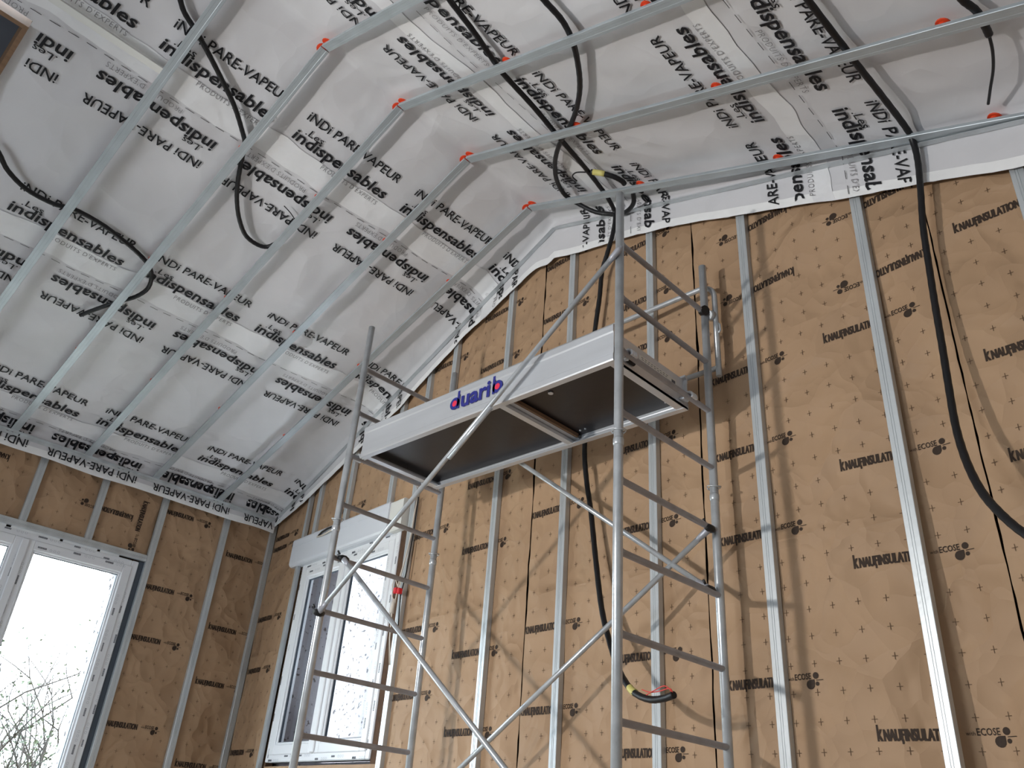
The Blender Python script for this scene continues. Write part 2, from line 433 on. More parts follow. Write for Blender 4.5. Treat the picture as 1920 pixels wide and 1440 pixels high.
pm = [MB() for _ in SHEETS]; pl = [MB() for _ in SHEETS]
for si, kind, q, flip, y0 in ROWS:
    for k in range(-4, 4):
        y = y0+k*PER
        if y < -1.2 or y > 3.9: continue
        phrase(pm[si], pl[si], kind, q, y, flip)
for si, q in ((1, -2.065), (2, -.762), (1, -3.42), (4, .675), (5, 2.005)):
    y = -1.0
    while y < 3.4:
        place(pm[si], rect(0, .050, -.0015, .0015), y, q+.003*nz(y*2, q), lambda a, b: ceil_pt(b, a, .0078), False,
              lambda a, b: keep_print(b, a) and (a > .19 or not (HOLE[0] < b < HOLE[1])))
        y += .0866
for i, s in enumerate(sheets):
    if pm[i].f: pm[i].build('printed_lettering', 'ink', s)
    if pl[i].f: pl[i].build('printed_small_line', 'ink_light', s)

# ------------------------------------------------------------------ furring channels, clips, perimeter tracks
def slope_frame(sg):
    t = Vector((sg*CT, 0, -ST)); up = Vector((sg*ST, 0, CT)); return t, up
PROF_F = [(-.0250, .001), (-.0238, -.0012), (-.010, -.0012), (-.009, -.0006), (.009, -.0006), (.010, -.0012), (.0238, -.0012), (.0250, .001),
          (.0215, .017), (.013, .018), (.013, .0165), (.020, .0155), (.0225, .003), (-.0225, .003), (-.020, .0155), (-.013, .0165), (-.013, .018), (-.0215, .017)]
def clip(parent, sg, s, y, big=0.0):
    t, up = slope_frame(sg); c = Vector((XR, y, ZR))+t*s+up*.017
    mb = MB(); a, b = Vector((0, 1, 0)), t
    for k in range(2):       # round flange with a ribbed rim, then the neck that grips the channel
        r0, h0, h1 = (((.029 if sg > 0 else .020)+big, .013, .018), (.016, -.004, .015))[k]; n = 14
        vs_ = [c+a*r0*math.cos(6.2832*i/n)+b*r0*.9*math.sin(6.2832*i/n)+up*h for h in (h0, h1) for i in range(n)]
        mb.add(vs_, [(i, (i+1) % n, n+(i+1) % n, n+i) for i in range(n)]+[tuple(range(n-1, -1, -1)), tuple(range(n, 2*n))])
    mb.build('hanger_clip', 'orange_plastic', parent)
for i, y in enumerate(FUR_Y):
    for sg, nm in ((-1, 'left'), (1, 'right')):
        if sg > 0 and i == 4: pass
        t, up = slope_frame(sg); L = 3.525 if sg < 0 else 4.0
        e = empty('furring_channel', Vector((XR, y, ZR))+t*L*.5,
                  'zinc furring channel on the %s ceiling slope, %s from the gable wall' % (nm, ORD[i]), 'furring', 'furring channels under the vapour barrier')
        mb = MB()
        mb.extrude(PROF_F if sg > 0 else [(-a, b) for a, b in PROF_F][::-1], Vector((XR, y, ZR))+t*.004, Vector((XR, y, ZR))+t*L, (0, 1, 0), up)
        mb.build('channel', 'furring_zinc', e)
        if sg > 0:   # bent splice plate at the ridge belongs to the right-hand channel
            mb = MB(); mb.extrude([(-.02, .002), (.02, .002), (.02, .004), (-.02, .004)], Vector((XR, y, ZR)), Vector((XR, y, ZR))+t*.09, (0, 1, 0), up)
            mb.build('splice_plate', 'furring_zinc', e)
            clip(e, 1, .012, y, .006)
        if sg < 0: clip(e, -1, .02, y, .012)
        for s in ((.745, 1.69, 2.585, 3.3) if sg < 0 else (.882, 1.715, 2.635, 3.5)): 
            if sg < 0 and s > 3: continue
            clip(e, sg, s, y)
# trimmer between the channels beside the skylight shaft
mb = MB(); t, up = slope_frame(-1); c0 = Vector((XR, .16, ZR))+t*.612; c1 = Vector((XR, .71, ZR))+t*.612
mb.extrude([(-.018, -.001), (.018, -.001), (.016, .020), (-.016, .020)], c0, c1, t, up)
mb.build('trimmer_channel', 'label_white', label='short trimmer channel, its brightness painted white, running to the skylight opening', cat='furring')  # white colour stands in for the brightness its angle gives
# perimeter angle along the gable and along the left eave
def gable_angle(x0, x1, label):
    mb = MB(); a = Vector((x0, yfold(x0)-.008, zceil(x0)+.004)); b = Vector((x1, yfold(x1)-.008, zceil(x1)+.004)); d = (b-a).normalized()
    mb.extrude([(0, -.012), (0, .018), (-.0015, .018), (-.0015, -.0105), (-.028, -.0105), (-.028, -.012)], a, b, -EN, Vector((0, 0, 1)))
    mb.build('perimeter_angle', 'galvanised', label=label, cat='angle', group='perimeter angles of the ceiling')
gable_angle(-5.98, XR, 'thin zinc perimeter angle along the gable under the left slope')
gable_angle(XR, .7, 'thin zinc perimeter angle along the gable under the right slope')
mb = MB(); xe = XR-SE*CT; ze = ZR-SE*ST
mb.extrude([(0.0, -.022), (.004, -.022), (.004, -.002), (.030, .006), (.030, .009), (.0, .001)], (xe+.004, YB, ze+.004), (xe+.004, 3.30, ze+.004), (1, 0, 0), (0, 0, 1))
mb.build('perimeter_angle', 'galvanised', label='zinc perimeter angle along the left eave', cat='angle', group='perimeter angles of the ceiling')

# ------------------------------------------------------------------ skylight shaft at the top left
t, up = slope_frame(-1)
sk = empty('skylight_shaft', Vector((XR, -.2, ZR))+t*1.1+up*.05, 'timber-lined skylight shaft at the edge of the left slope, above the noggin', 'skylight')
def shaft_board(q0, q1, y0, y1, h0, h1, m, nm):
    mb = MB(); B = lambda q, y, h: Vector((XR, y, ZR))+t*q+up*h
    vs_ = [B(q, y, h) for h in (h0, h1) for y in (y0, y1) for q in (q0, q1)]
    mb.add(vs_, [(0, 2, 3, 1), (4, 5, 7, 6), (0, 1, 5, 4), (2, 6, 7, 3), (0, 4, 6, 2), (1, 3, 7, 5)]); mb.build(nm, m, sk)
a0, a1, b0, b1 = .82, 1.75, -.62, .16
shaft_board(a0, a1, b1-.022, b1, .035, .45, 'timber', 'lining_board'); shaft_board(a0, a1, b0, b0+.022, .035, .45, 'timber', 'lining_board')
shaft_board(a0, a0+.022, b0+.022, b1-.022, .035, .45, 'timber', 'lining_board'); shaft_board(a1-.022, a1, b0+.022, b1-.022, .035, .45, 'timber', 'lining_board')
shaft_board(a0, a1, b0, b1, .45, .47, 'shaft_dark', 'added_dark_cover')  # dark panel added over the shaft to keep it dark inside

# ------------------------------------------------------------------ insulation panels and their print
def ztop(u): return zceil(Gp(u, 0, 0).x)+.045
STUD_U = [5.197, 4.629, 4.053, 3.453, 2.89, 2.325, 2.04]
def pillow(u, edges):
    for a, b in zip(edges, edges[1:]):
        if a <= u <= b: return math.sin(math.pi*(u-a)/(b-a))
    return 0
GED = [-.1, .56, 1.15, 1.73, 2.04, 2.325, 2.89, 3.453, 4.053, 4.629, 5.197, 5.79, 6.4, 7]
LED = [-1, .2, .75, 1.51, 1.95, 2.42, 2.94, 3.345, 3.6]
def paper_g(u, z, lift=0.0):
    n = -.030+.010*pillow(u, GED)+.007*nz(u*2.2, z*1.7, 1.0)+.004*nz(u*6, z*5, 2.0)-.004
    n -= .075*math.exp(-((u-5.31)/.17)**2)*min(1, max(0, (2.1-z)/1.8))
    return Gp(u, n+lift, z)
def paper_l(y, z, lift=0.0):
    n = -.030+.010*pillow(y, LED)+.006*nz(y*2.4, z*1.9, 11.0)+.004*nz(y*6, z*5, 12.0)-.004
    return Lp(y, n+lift, z)
K_MAIN = text('NAUFINSULATION', .210, .036, bold=.02)
K_K = text('K', .017, .036, bold=.02); K_ST = rect(0, .0062, .030, .050)
text('NAUF', 1, None, bold=.02)
def _span(t_): xs = [v[0] for v in _txt[(t_, .02, 0.0, 1.0)][0]]; return max(xs)-min(xs)
text('F', 1, None, bold=.02)
_fx = .021+.210*(_span('NAUF')-_span('F'))/_span('NAUFINSULATION')
K_FD = rect(_fx, _fx+.0062, -.010, .004)
K_WITH = text('with', .026, .012, bold=.0)
K_ECO = text('ECOSE', .066, .021, bold=.02)
def knauf_stamp(mb, S, a, zc, flip, keep=None):
    sg = -1 if flip else 1; z0 = zc-sg*.018
    P = lambda sh, dx, dz: place(mb, sh, a+sg*dx, z0+sg*dz, S, flip, keep)
    
    for w_ in (0, .0015, .0030): P(K_K, w_, 0); P(K_MAIN, .021+w_, 0)
    P(K_FD, .002, 0); P(K_ST, 0, 0)
    P(K_WITH, .257, .016); P(K_ECO, .287, .016)
    P(disc(0, 0, .0115), .372, .026); P(disc(0, 0, .0165), .349, -.003); P(rect(0, .0165, 0, .0165), .349, -.003)
    P(disc(0, 0, .0072), .3755, -.002); P(rect(0, .028, -.0012, .0012), .372, .010)
def crosses(mb, S, a0, a1, z0, z1, oa, oz, stamps, keep, pitch=.0975):
    i0 = math.ceil((a0-oa)/pitch); i1 = math.floor((a1-oa)/pitch); j0 = math.ceil((z0-oz)/pitch); j1 = math.floor((z1-oz)/pitch)
    for i in range(i0, i1+1):
        for j in range(j0, j1+1):
            a, z = oa+i*pitch, oz+j*pitch
            if not keep(a-.012, z-.012) or not keep(a+.012, z+.012): continue
            if any((sa-.012 < a < sa+.40 if not fl else sa-.40 < a < sa+.012) and abs(z-sz) < .042 for sa, sz, fl in stamps): continue
            place(mb, rect(-.0100, .0100, -.0010, .0010), a, z, S); place(mb, rect(-.0010, .0010, -.0120, .0120), a, z, S)
def panel(name_wall, S, wall, a0, a1, zb, zt, stamps, oa=None, oz=None, ragged=(.004, .004)):
    """one paper-faced batt; zt may be a function of a"""
    zt_ = zt if callable(zt) else (lambda a: zt)
    nu = max(2, int((a1-a0)/.045)); nv = max(2, int((max(zt_(a0), zt_(a1), zt_((a0+a1)/2))-zb)/.05))
    def edge(k, z): return ragged[k]*(nz(z*3.1, a0*7+k*13)*1.2+nz(z*11, a1*5+k)*.6)
    def P(i, j):
        a = a0+(a1-a0)*i; z = zb+(zt_(a)-zb)*j
        if i == 0: a += .0015+abs(edge(0, z))
        if i == 1: a -= .0015+abs(edge(1, z))
        return S(a, z, -.006 if i in (0, 1) else 0)
    mb = MB(); mb.grid(P, nu, nv); o = mb.build('insulation_panel', 'paper', wall)
    keep = lambda a, z: a0+.012 < a < a1-.012 and zb+.01 < z < zt_(a)-.01
    pm = MB(); SS = lambda a, z: S(a, z, .0022)
    for sa, sz, fl in stamps: knauf_stamp(pm, SS, sa, sz, fl, keep)
    zz = max(zt_(a0), zt_(a1), zt_((a0+a1)/2))
    cm = MB(); crosses(cm, SS, a0, a1, zb, zz, oa if oa is not None else a0+.04, oz if oz is not None else zb+.05, stamps, keep)
    if pm.f: pm.build('printed_stamps', 'paper_ink', o, kind='stuff')
    if cm.f: cm.build('printed_crosses', 'paper_cross', o, kind='stuff')
    return o
F, T = False, True
panel('g', paper_g, wall_g, -.035, .545, -H, ztop, [(.0, z, F) for z in (-.13, .437, 1.01, 1.40, 1.972, 2.066)], .03, .35)
panel('g', paper_g, wall_g, .545, 1.97, 1.945, ztop, [(1.0, 2.07, F), (1.62, 2.25, F), (1.25, 2.42, F)], .60, 2.0, (.002, .002))
panel('g', paper_g, wall_g, .545, 1.97, -H, .34, [(.62, .1, F), (1.25, -.1, F)], .60, -.55)
def seam(z): return 3.185
panel('g', paper_g, wall_g, 1.97, 3.185, -H, ztop,
      [(2.05, z, F) for z in (.11, .69, 1.064, 1.66, 2.05, 2.89)]+[(2.60, z, F) for z in (-.1, .48, .876, 1.462, 1.868, 2.44, 2.682, 3.08)], 2.03, .345, (.003, .012))
panel('g', paper_g, wall_g, 3.185, 4.315, -H, ztop,
      [(3.195, z, F) for z in (.0, .555, .94, 1.55, 1.93, 2.42, 2.80, 3.2)]+[(3.79, z, F) for z in (-.03, .358, .74, 1.322, 1.743, 2.30, 2.60, 2.98)], 3.245, .345, (.010, .006))
panel('g', paper_g, wall_g, 4.315, 5.452, -H, lambda a: 2.05, [(4.392, z, F) for z in (.01, .587, 1.16, 1.543, 1.93)]+[(4.96, z, F) for z in (-.2, .391, .966, 1.346, 1.925)], 4.667-.0975*3, .343, (.008, .010))
panel('g', paper_g, wall_g, 4.315, 5.452, 2.05, ztop, [(4.868, z, T) for z in (2.335, 2.70)]+[(5.43, z, T) for z in (2.135, 2.50)], 4.40, 2.10, (.012, .010))
panel('g', paper_g, wall_g, 5.452, 6.6, -H, ztop, [(5.54, z, F) for z in (.08, .65, 1.224, 1.608, 2.18)]+[(6.12, z, F) for z in (.25, .85, 1.45)], 5.49, .343, (.010, .004))
# left wall
ZE = 2.2
panel('l', paper_l, wall_l, 2.40, 3.395, -H, ZE, [(2.434, z, F) for z in (-.05, .524, 1.10, 1.463, 2.04)]+[(3.005, z, F) for z in (-.25, .329, .887, 1.286, 1.856)], 2.47, .36)
panel('l', paper_l, wall_l, .2, 2.40, 1.635, ZE, [(2.215, 1.912, T), (1.30, 2.06, T), (.95, 1.85, T)], .24, 1.70)
pv = MB(); knauf_stamp(pv, lambda a, b: paper_l(2.275+b, 2.06-a, .0022), 0, 0, False)
pv.build('printed_stamps', 'paper_ink', bpy.data.objects['insulation_panel.%03d' % (sum(o.name.startswith('insulation_panel') for o in bpy.data.objects)-1)], kind='stuff')
panel('l', paper_l, wall_l, -3.9, .2, -H, ZE, [(-.5, z, F) for z in (.3, .9, 1.5)], -3.8, -.5)
panel('l', paper_l, wall_l, .2, .76, -H, 1.635, [(.25, z, F) for z in (.3, .9, 1.4)], .24, -.5)

# ------------------------------------------------------------------ metal studs
PROF_S = [(-.0235, -.030), (-.0235, -.0015), (-.022, 0), (-.0065, 0), (-.0055, -.002), (-.0035, -.002), (-.0025, 0), (.0025, 0), (.0035, -.002), (.0055, -.002), (.0065, 0),
          (.022, 0), (.0235, -.0015), (.0235, -.030)]
def stud_g(u, z0, z1, label, width=1.0):
    mb = MB(); mb.extrude([(a*width, b) for a, b in PROF_S][::-1], Gp(u, 0, z0), Gp(u, 0, z1), EU, EN)
    return mb.build('metal_stud', 'galvanised', label=label, cat='stud', group='metal studs on the gable wall')
names = ['right of the loose hanging conduit loop', 'left of the hanging conduit on the right', 'right of the scaffold tower', 'behind the right scaffold frame',
         'left of the right scaffold frame', 'under the middle of the scaffold platform', 'behind the left end of the platform', 'beside the right jamb of the gable window']
for u, lab in zip([5.80, 5.197, 4.629, 4.053, 3.453, 2.89], ['at the right edge of the picture', 'second from the right edge, brightest', 'third from the right edge, right of the scaffold',
                  'fourth from the right edge, behind the scaffold uprights', 'fifth from the right edge, behind the black hanging conduit', 'sixth from the right edge, left of the hanging conduit']):
    stud_g(u, -H, zceil(Gp(u, 0, 0).x)+.03, 'zinc stud on the gable wall, '+lab)
stud_g(2.325, 1.97, zceil(Gp(2.325, 0, 0).x)+.03, 'upper zinc stud above the left end of the scaffold platform')
stud_g(2.04, -H, zceil(Gp(2.04, 0, 0).x)+.03, 'zinc stud beside the right jamb of the gable window')
stud_g(1.735, 1.96, zceil(Gp(1.735, 0, 0).x)+.03, 'short zinc stud above the right end of the shutter box')
stud_g(1.15, 1.96, zceil(Gp(1.15, 0, 0).x)+.03, 'short zinc stud above the middle of the shutter box')
stud_g(.70, 1.955, zceil(Gp(.70, 0, 0).x)+.03, 'short zinc stud above the left end of the shutter box')
stud_g(.535, -H, zceil(Gp(.535, 0, 0).x)+.03, 'zinc stud beside the left jamb of the gable window', .7)
def stud_l(y, z0, z1, label):
    mb = MB(); mb.extrude(PROF_S, Lp(y, 0, z0), Lp(y, 0, z1), (0, 1, 0), (1, 0, 0))
    return mb.build('metal_stud', 'galvanised', label=label, cat='stud', group='metal studs on the left wall')
stud_l(2.418, -H, ZE, 'zinc stud beside the right jamb of the glazed door')
stud_l(2.942, -H, ZE, 'zinc stud halfway between the glazed door and the corner')
stud_l(3.364, -H, ZE, 'zinc stud in the corner of the two papered walls')
stud_l(1.51, 1.67, ZE, 'short zinc stud above the glazed door, left one')
stud_l(1.953, 1.67, ZE, 'short zinc stud above the glazed door, right one')
mb = MB(); mb.extrude(PROF_S[::-1], Lp(.70, .001, 1.6465), Lp(2.392, .001, 1.6465), (0, 0, 1), (1, 0, 0))
mb.build('header_rail', 'galvanised', label='horizontal zinc rail above the glazed door', cat='rail')

# ------------------------------------------------------------------ windows
def film_marks(mb, pale, tf_pt, length, along0, rnd):
    """rows of small printed marks on the protective film, along one axis"""
    a = along0
    while a < length-.10:
        n = rnd.randint(5, 7); h = rnd.uniform(.010, .014); off = rnd.choice((-.012, 0, .012))
        for k in range(n):
            x = a+k*.0085; vs_ = [tf_pt(x, off-h/2), tf_pt(x+.0062, off-h/2), tf_pt(x+.0062, off+h/2), tf_pt(x, off+h/2)]
            mb.add(vs_, [(0, 1, 2, 3)])
        b = a+.085
        for k in range(3):
            x = b+k*.026; ring = []
            for r in (.009, .0065): ring += [tf_pt(x+r*math.cos(6.2832*i/10), off+.9*r*math.sin(6.2832*i/10)) for i in range(10)]
            pale.add(ring, [(i, (i+1) % 10, 10+(i+1) % 10, 10+i) for i in range(10)])
        a += rnd.uniform(.19, .25)
def frame_bars(tf, a0, a1, z0, z1, w_, n0, n1, bev, parent, name, material):
    mb = MB(tf)
    mb.box(a0, a0+w_, n0, n1, z0, z1, bev); mb.box(a1-w_, a1, n0, n1, z0, z1, bev)
    mb.box(a0+w_-.002, a1-w_+.002, n0, n1-.0006, z1-w_, z1, bev); mb.box(a0+w_-.002, a1-w_+.002, n0, n1-.0006, z0, z0+w_, bev)
    return mb.build(name, material, parent)
def casement(tf, a0, a1, z0, z1, n0, parent, handle=None):
    sash = frame_bars(tf, a0, a1, z0, z1, .066, n0, n0+.052, .006, parent, 'sash', 'upvc')
    bead = frame_bars(tf, a0+.060, a1-.060, z0+.060, z1-.060, .020, n0+.012, n0+.040, .005, sash, 'glazing_bead', 'upvc')
    gk = frame_bars(tf, a0+.078, a1-.078, z0+.078, z1-.078, .006, n0+.014, n0+.030, .001, sash, 'gasket', 'gasket')
    mb = MB(tf); mb.box(a0+.076, a1-.076, n0+.018, n0+.022, z0+.076, z1-.076); mb.build('pane', 'glass', sash)
    return sash
rnd = random.Random(3)
# window_1: glazed double door in the left wall
tl = Lp
w1 = empty('window_1', Lp(1.57, -.06, -H), 'white glazed double door with printed film in the left wall', 'window', kind='structure')
y0, y1, z0, z1 = .785, 2.355, -H, 1.612
fr = frame_bars(tl, y0, y1, z0, z1, .050, -.11, -.020, .006, w1, 'frame', 'upvc')
mbk, mbp = MB(), MB()
nface = -.0193
film_marks(mbk, mbp, lambda a, b: Lp(y0+a, nface, z1-.024+b), 1.56, .03, rnd)
film_marks(mbk, mbp, lambda a, b: Lp(y1-.024+b, nface, z0+a), 2.2, .05, rnd)
cA = casement(tl, y0+.042, 1.572, z0+.042, z1-.042, -.062, w1)
cB = casement(tl, 1.572, y1-.042, z0+.042, z1-.042, -.062, w1)
n2 = -.0092
film_marks(mbk, mbp, lambda a, b: Lp(1.60+a, n2, z1-.042-.030+b), .70, .06, rnd)
film_marks(mbk, mbp, lambda a, b: Lp(y1-.042-.030+b, n2, z0+.05+a), 2.1, .1, rnd)
film_marks(mbk, mbp, lambda a, b: Lp(1.606+b, n2, z0+.05+a), 2.1, .1, rnd)
film_marks(mbk, mbp, lambda a, b: Lp(1.538+b, n2, z0+.05+a), 2.1, .16, rnd)
mb = MB(tl); mb.box(1.548, 1.596, -.012, .004, z0+.05, z1-.05, .005); mb.build('meeting_cover', 'upvc', w1)
mbk.build('printed_film_marks', 'film_ink', w1, kind='stuff'); mbp.build('printed_film_rings', 'film_ink_pale', w1, kind='stuff')
# torn strips of protective film folded over the top edge of the frame
for i, (a, b) in enumerate(((.80, 1.10), (1.14, 1.43), (1.46, 1.78), (1.80, 2.04), (2.06, 2.20))):
    mb = MB(); mb.grid(lambda s, q: Lp(a+(b-a)*s, -.018+.004*q+.003*nz(s*5, q*3, i), z1-.006+.030*q+.008*nz(s*8+i*3, 1.0)*q), 10, 3); mb.build('film_strip', 'film', w1)
# reveal outside the door, roughcast
mb = MB(tl); mb.box(W1[0]-.05, W1[0]+.02, -.42, -.12, z0, 1.66); mb.box(W1[1]-.035, W1[1]+.05, -.42, -.12, z0, 1.66); mb.box(W1[0]-.05, W1[1]+.05, -.42, -.12, 1.60, 1.70)
mb.build('reveal', 'roughcast', w1)
# foam and dark joint between the frame and the stud
mb = MB(tl); mb.box(2.356, 2.396, -.075, -.032, -H, 1.62); mb.build('joint_foam', 'gasket', w1)

# window_2: double casement with roller shutter box in the gable
w2 = empty('window_2', Gp(1.24, -.06, .36), 'white double casement with roller shutter box in the gable wall', 'window', kind='structure')
u0, u1, z0, z1 = .58, 1.895, .365, 1.745
frame_bars(Gp, u0, u1, z0, z1, .050, -.12, -.030, .006, w2, 'frame', 'upvc')
casement(Gp, u0+.044, 1.225, z0+.044, z1-.044, -.074, w2); casement(Gp, 1.235, u1-.044, z0+.044, z1-.044, -.074, w2)
mb = MB(Gp); mb.box(1.205, 1.255, -.030, -.010, z0+.05, z1-.05, .005); mb.build('meeting_cover', 'upvc', w2)
mbk, mbp = MB(), MB()
film_marks(mbk, mbp, lambda a, b: Gp(u0+a, -.0292, z1-.024+b), 1.3, .08, rnd); film_marks(mbk, mbp, lambda a, b: Gp(u1-.024+b, -.0292, z0+a), 1.36, .05, rnd)
film_marks(mbk, mbp, lambda a, b: Gp(u0+.024+b, -.0292, z0+a), 1.36, .03, rnd); film_marks(mbk, mbp, lambda a, b: Gp(u0+a, -.0292, z0+.024+b), 1.3, .05, rnd)
film_marks(mbk, mbp, lambda a, b: Gp(u1-.076+b, -.0212, z0+.05+a), 1.25, .12, rnd); film_marks(mbk, mbp, lambda a, b: Gp(u0+.1+a, -.0212, z1-.076+b), 1.1, .05, rnd)
mbk.build('printed_film_marks', 'film_ink', w2, kind='stuff'); mbp.build('printed_film_rings', 'film_ink_pale', w2, kind='stuff')
mb = MB()
prof = [(-.16, 1.742), (.004, 1.742), (.018, 1.749), (.026, 1.763), (.026, 1.895), (.0235, 1.897), (.026, 1.899), (.026, 1.945), (.020, 1.957), (-.16, 1.957)]
mb.extrude([(a, b) for a, b in prof], Gp(.452, 0, 0), Gp(1.80, 0, 0), EN, Vector((0, 0, 1)))
box = mb.build('shutter_box', 'box_upvc', w2)
mb = MB()
mb.extrude([(-.16, 1.746), (.0, 1.746), (.012, 1.756), (.016, 1.77), (.016, 1.945), (.008, 1.953), (-.16, 1.953)], Gp(1.80, 0, 0), Gp(1.955, 0, 0), EN, Vector((0, 0, 1)))
mb.build('end_cap', 'label_white', box)
mb = MB(); mb.tube([Gp(.86, .028, 1.912), Gp(.94, .046, 1.918), Gp(1.03, .05, 1.925), Gp(1.12, .04, 1.93), Gp(1.15, .027, 1.925)], .007, 8); mb.build('cable_tail', 'black_plastic', box)
mb = MB(); mb.tube([Gp(.84, .028, 1.905), Gp(.95, .04, 1.893), Gp(1.05, .046, 1.9), Gp(1.13, .038, 1.908)], .006, 8); mb.build('cable_tail', 'white_cable', box)
mb = MB(Gp); mb.box(u0-.06, u0+.012, -.46, -.13, z0-.05, 2.0); mb.box(u1-.012, u1+.06, -.46, -.13, z0-.05, 2.0); mb.box(u0-.06, u1+.06, -.46, -.13, z0-.08, z0-.0); mb.build('reveal', 'roughcast', w2)
mb = MB(Gp); mb.box(u1+.001, 1.975, -.09, -.04, -H, 1.745); mb.box(.552, u0-.001, -.09, -.04, -H, 1.745); mb.build('joint_foam', 'dark_gap', w2)

# cable bundle with red connectors beside the gable window
_G = Gp
def Gc(u, n, z): return _G(u+.085, n, z-.03)
cb = empty('cable_bundle', Gp(2.07, .0, 1.0), 'white cables with red connectors tied beside the gable window', 'cables')
mb = MB()
mb.tube([Gc(1.995, -.01, 1.95), Gc(2.0, .005, 1.85), Gc(2.005, .012, 1.70), Gc(1.99, .02, 1.55), Gc(1.975, .03, 1.44), Gc(1.97, .035, 1.36)], .0045, 8)
mb.tube([Gc(1.97, .035, 1.36), Gc(1.945, .05, 1.42), Gc(1.93, .05, 1.38), Gc(1.945, .05, 1.30), Gc(1.965, .04, 1.26)], .0035, 8)
mb.tube([Gc(1.975, .035, 1.36), Gc(2.0, .05, 1.41), Gc(2.015, .05, 1.37), Gc(1.99, .05, 1.31), Gc(1.97, .04, 1.26)], .0035, 8)
mb.tube([Gc(1.965, .04, 1.26), Gc(1.95, .04, 1.20), Gc(1.95, .03, 1.05), Gc(1.965, .015, .90)], .0045, 8); mb.build('white_cable', 'white_cable', cb)
mb = MB(Gc); mb.box(1.962, 1.990, .030, .062, 1.315, 1.352, .004); mb.build('red_connector', 'red_plastic', cb)
mb = MB(Gc); mb.box(1.994, 2.020, .028, .058, 1.310, 1.345, .004); mb.build('red_connector', 'red_plastic', cb)
mb = MB(); mb.tube([Gc(1.955, .045, 1.20), Gc(1.958, .045, 1.24), Gc(1.965, .045, 1.285)], .012, 10, radii=[.014, .013, .009]); mb.build('cable_sheath', 'white_cable', cb)
mb = MB(); mb.tube([Gc(2.02, .004, 1.95), Gc(2.025, .01, 1.7), Gc(2.02, .02, 1.45), Gc(2.005, .03, 1.3), Gc(2.01, .02, 1.1)], .004, 8); mb.build('black_cable', 'conduit', cb)

# ------------------------------------------------------------------ scaffold tower
sc = empty('scaffold_tower', (-2.54, 2.53, -H), 'galvanised scaffold tower with aluminium platform and crossed braces', 'scaffold')
RUNG_Z = [2.229, 1.958, 1.7085, 1.438, 1.163, .898, .622, .352, .085, -.185, -.455]
FR = {'R': (-1.665, 2.201, 2.859), 'L': (-3.412, 2.201, 2.851)}
for key, (x, yn, yf) in FR.items():
    # the ladder frame is a part; its uprights, rungs, pins and castors are its pieces
    ladder = link('ladder_frame', None, Vector((x, (yn+yf)/2, -.5+H)), sc); ladder.empty_display_size = .05
    r = .0180
    for yy in (yn, yf):
        mb = MB(); mb.tube([(x, yy, -.5), (x, yy, 2.50)], r, 16); mb.build('upright', 'tube_zinc', ladder)
    mb = MB(); mb.tube([(x, yn, 0), (x, yn+.02, 0), (x, yn+.02001, 0), (x, yf-.02, 0), (x, yf, 0)], .0125, 12, radii=[.015, .0145, .0125, .0125, .015])
    first = None
    for z in RUNG_Z:
        if first is None:
            for i in range(len(mb.v)): mb.v[i] = (mb.v[i][0], mb.v[i][1], mb.v[i][2]+z)
            first = mb.build('rung', 'rung_zinc', ladder); z_first = z
        else: clone(first, (0, 0, z-z_first), ladder)
    for yy in (yn, yf):
        # spigot collar with its spring pin
        mb = MB(); mb.tube([(x, yy, 1.292), (x, yy, 1.300), (x, yy, 1.316), (x, yy, 1.324)], .02, 14, radii=[.0185, .0205, .0205, .0185]); mb.build('collar', 'tube_zinc', ladder)
        mb = MB(); pts = [(x+.028*math.cos(t_), yy+.028*math.sin(t_), 1.352+.004*math.sin(2*t_)) for t_ in [k*.5 for k in range(-5, 8)]]; mb.tube(pts, .0028, 6); mb.tube([(x-.03, yy, 1.352), (x+.03, yy, 1.352)], .0032, 6); mb.build('spring_pin', 'tube_zinc', ladder)
        # castor
        mb = MB(); mb.tube([(x-.018, yy, -.565), (x+.018, yy, -.565)], .062, 18); mb.build('castor_wheel', 'black_plastic', ladder)
        mb = MB(); mb.tube([(x, yy, -.49), (x, yy, -.52)], .022, 12); mb.box(x-.028, x-.022, yy-.02, yy+.02, -.58, -.50); mb.box(x+.022, x+.028, yy-.02, yy+.02, -.58, -.50); mb.build('castor_fork', 'tube_zinc', ladder)
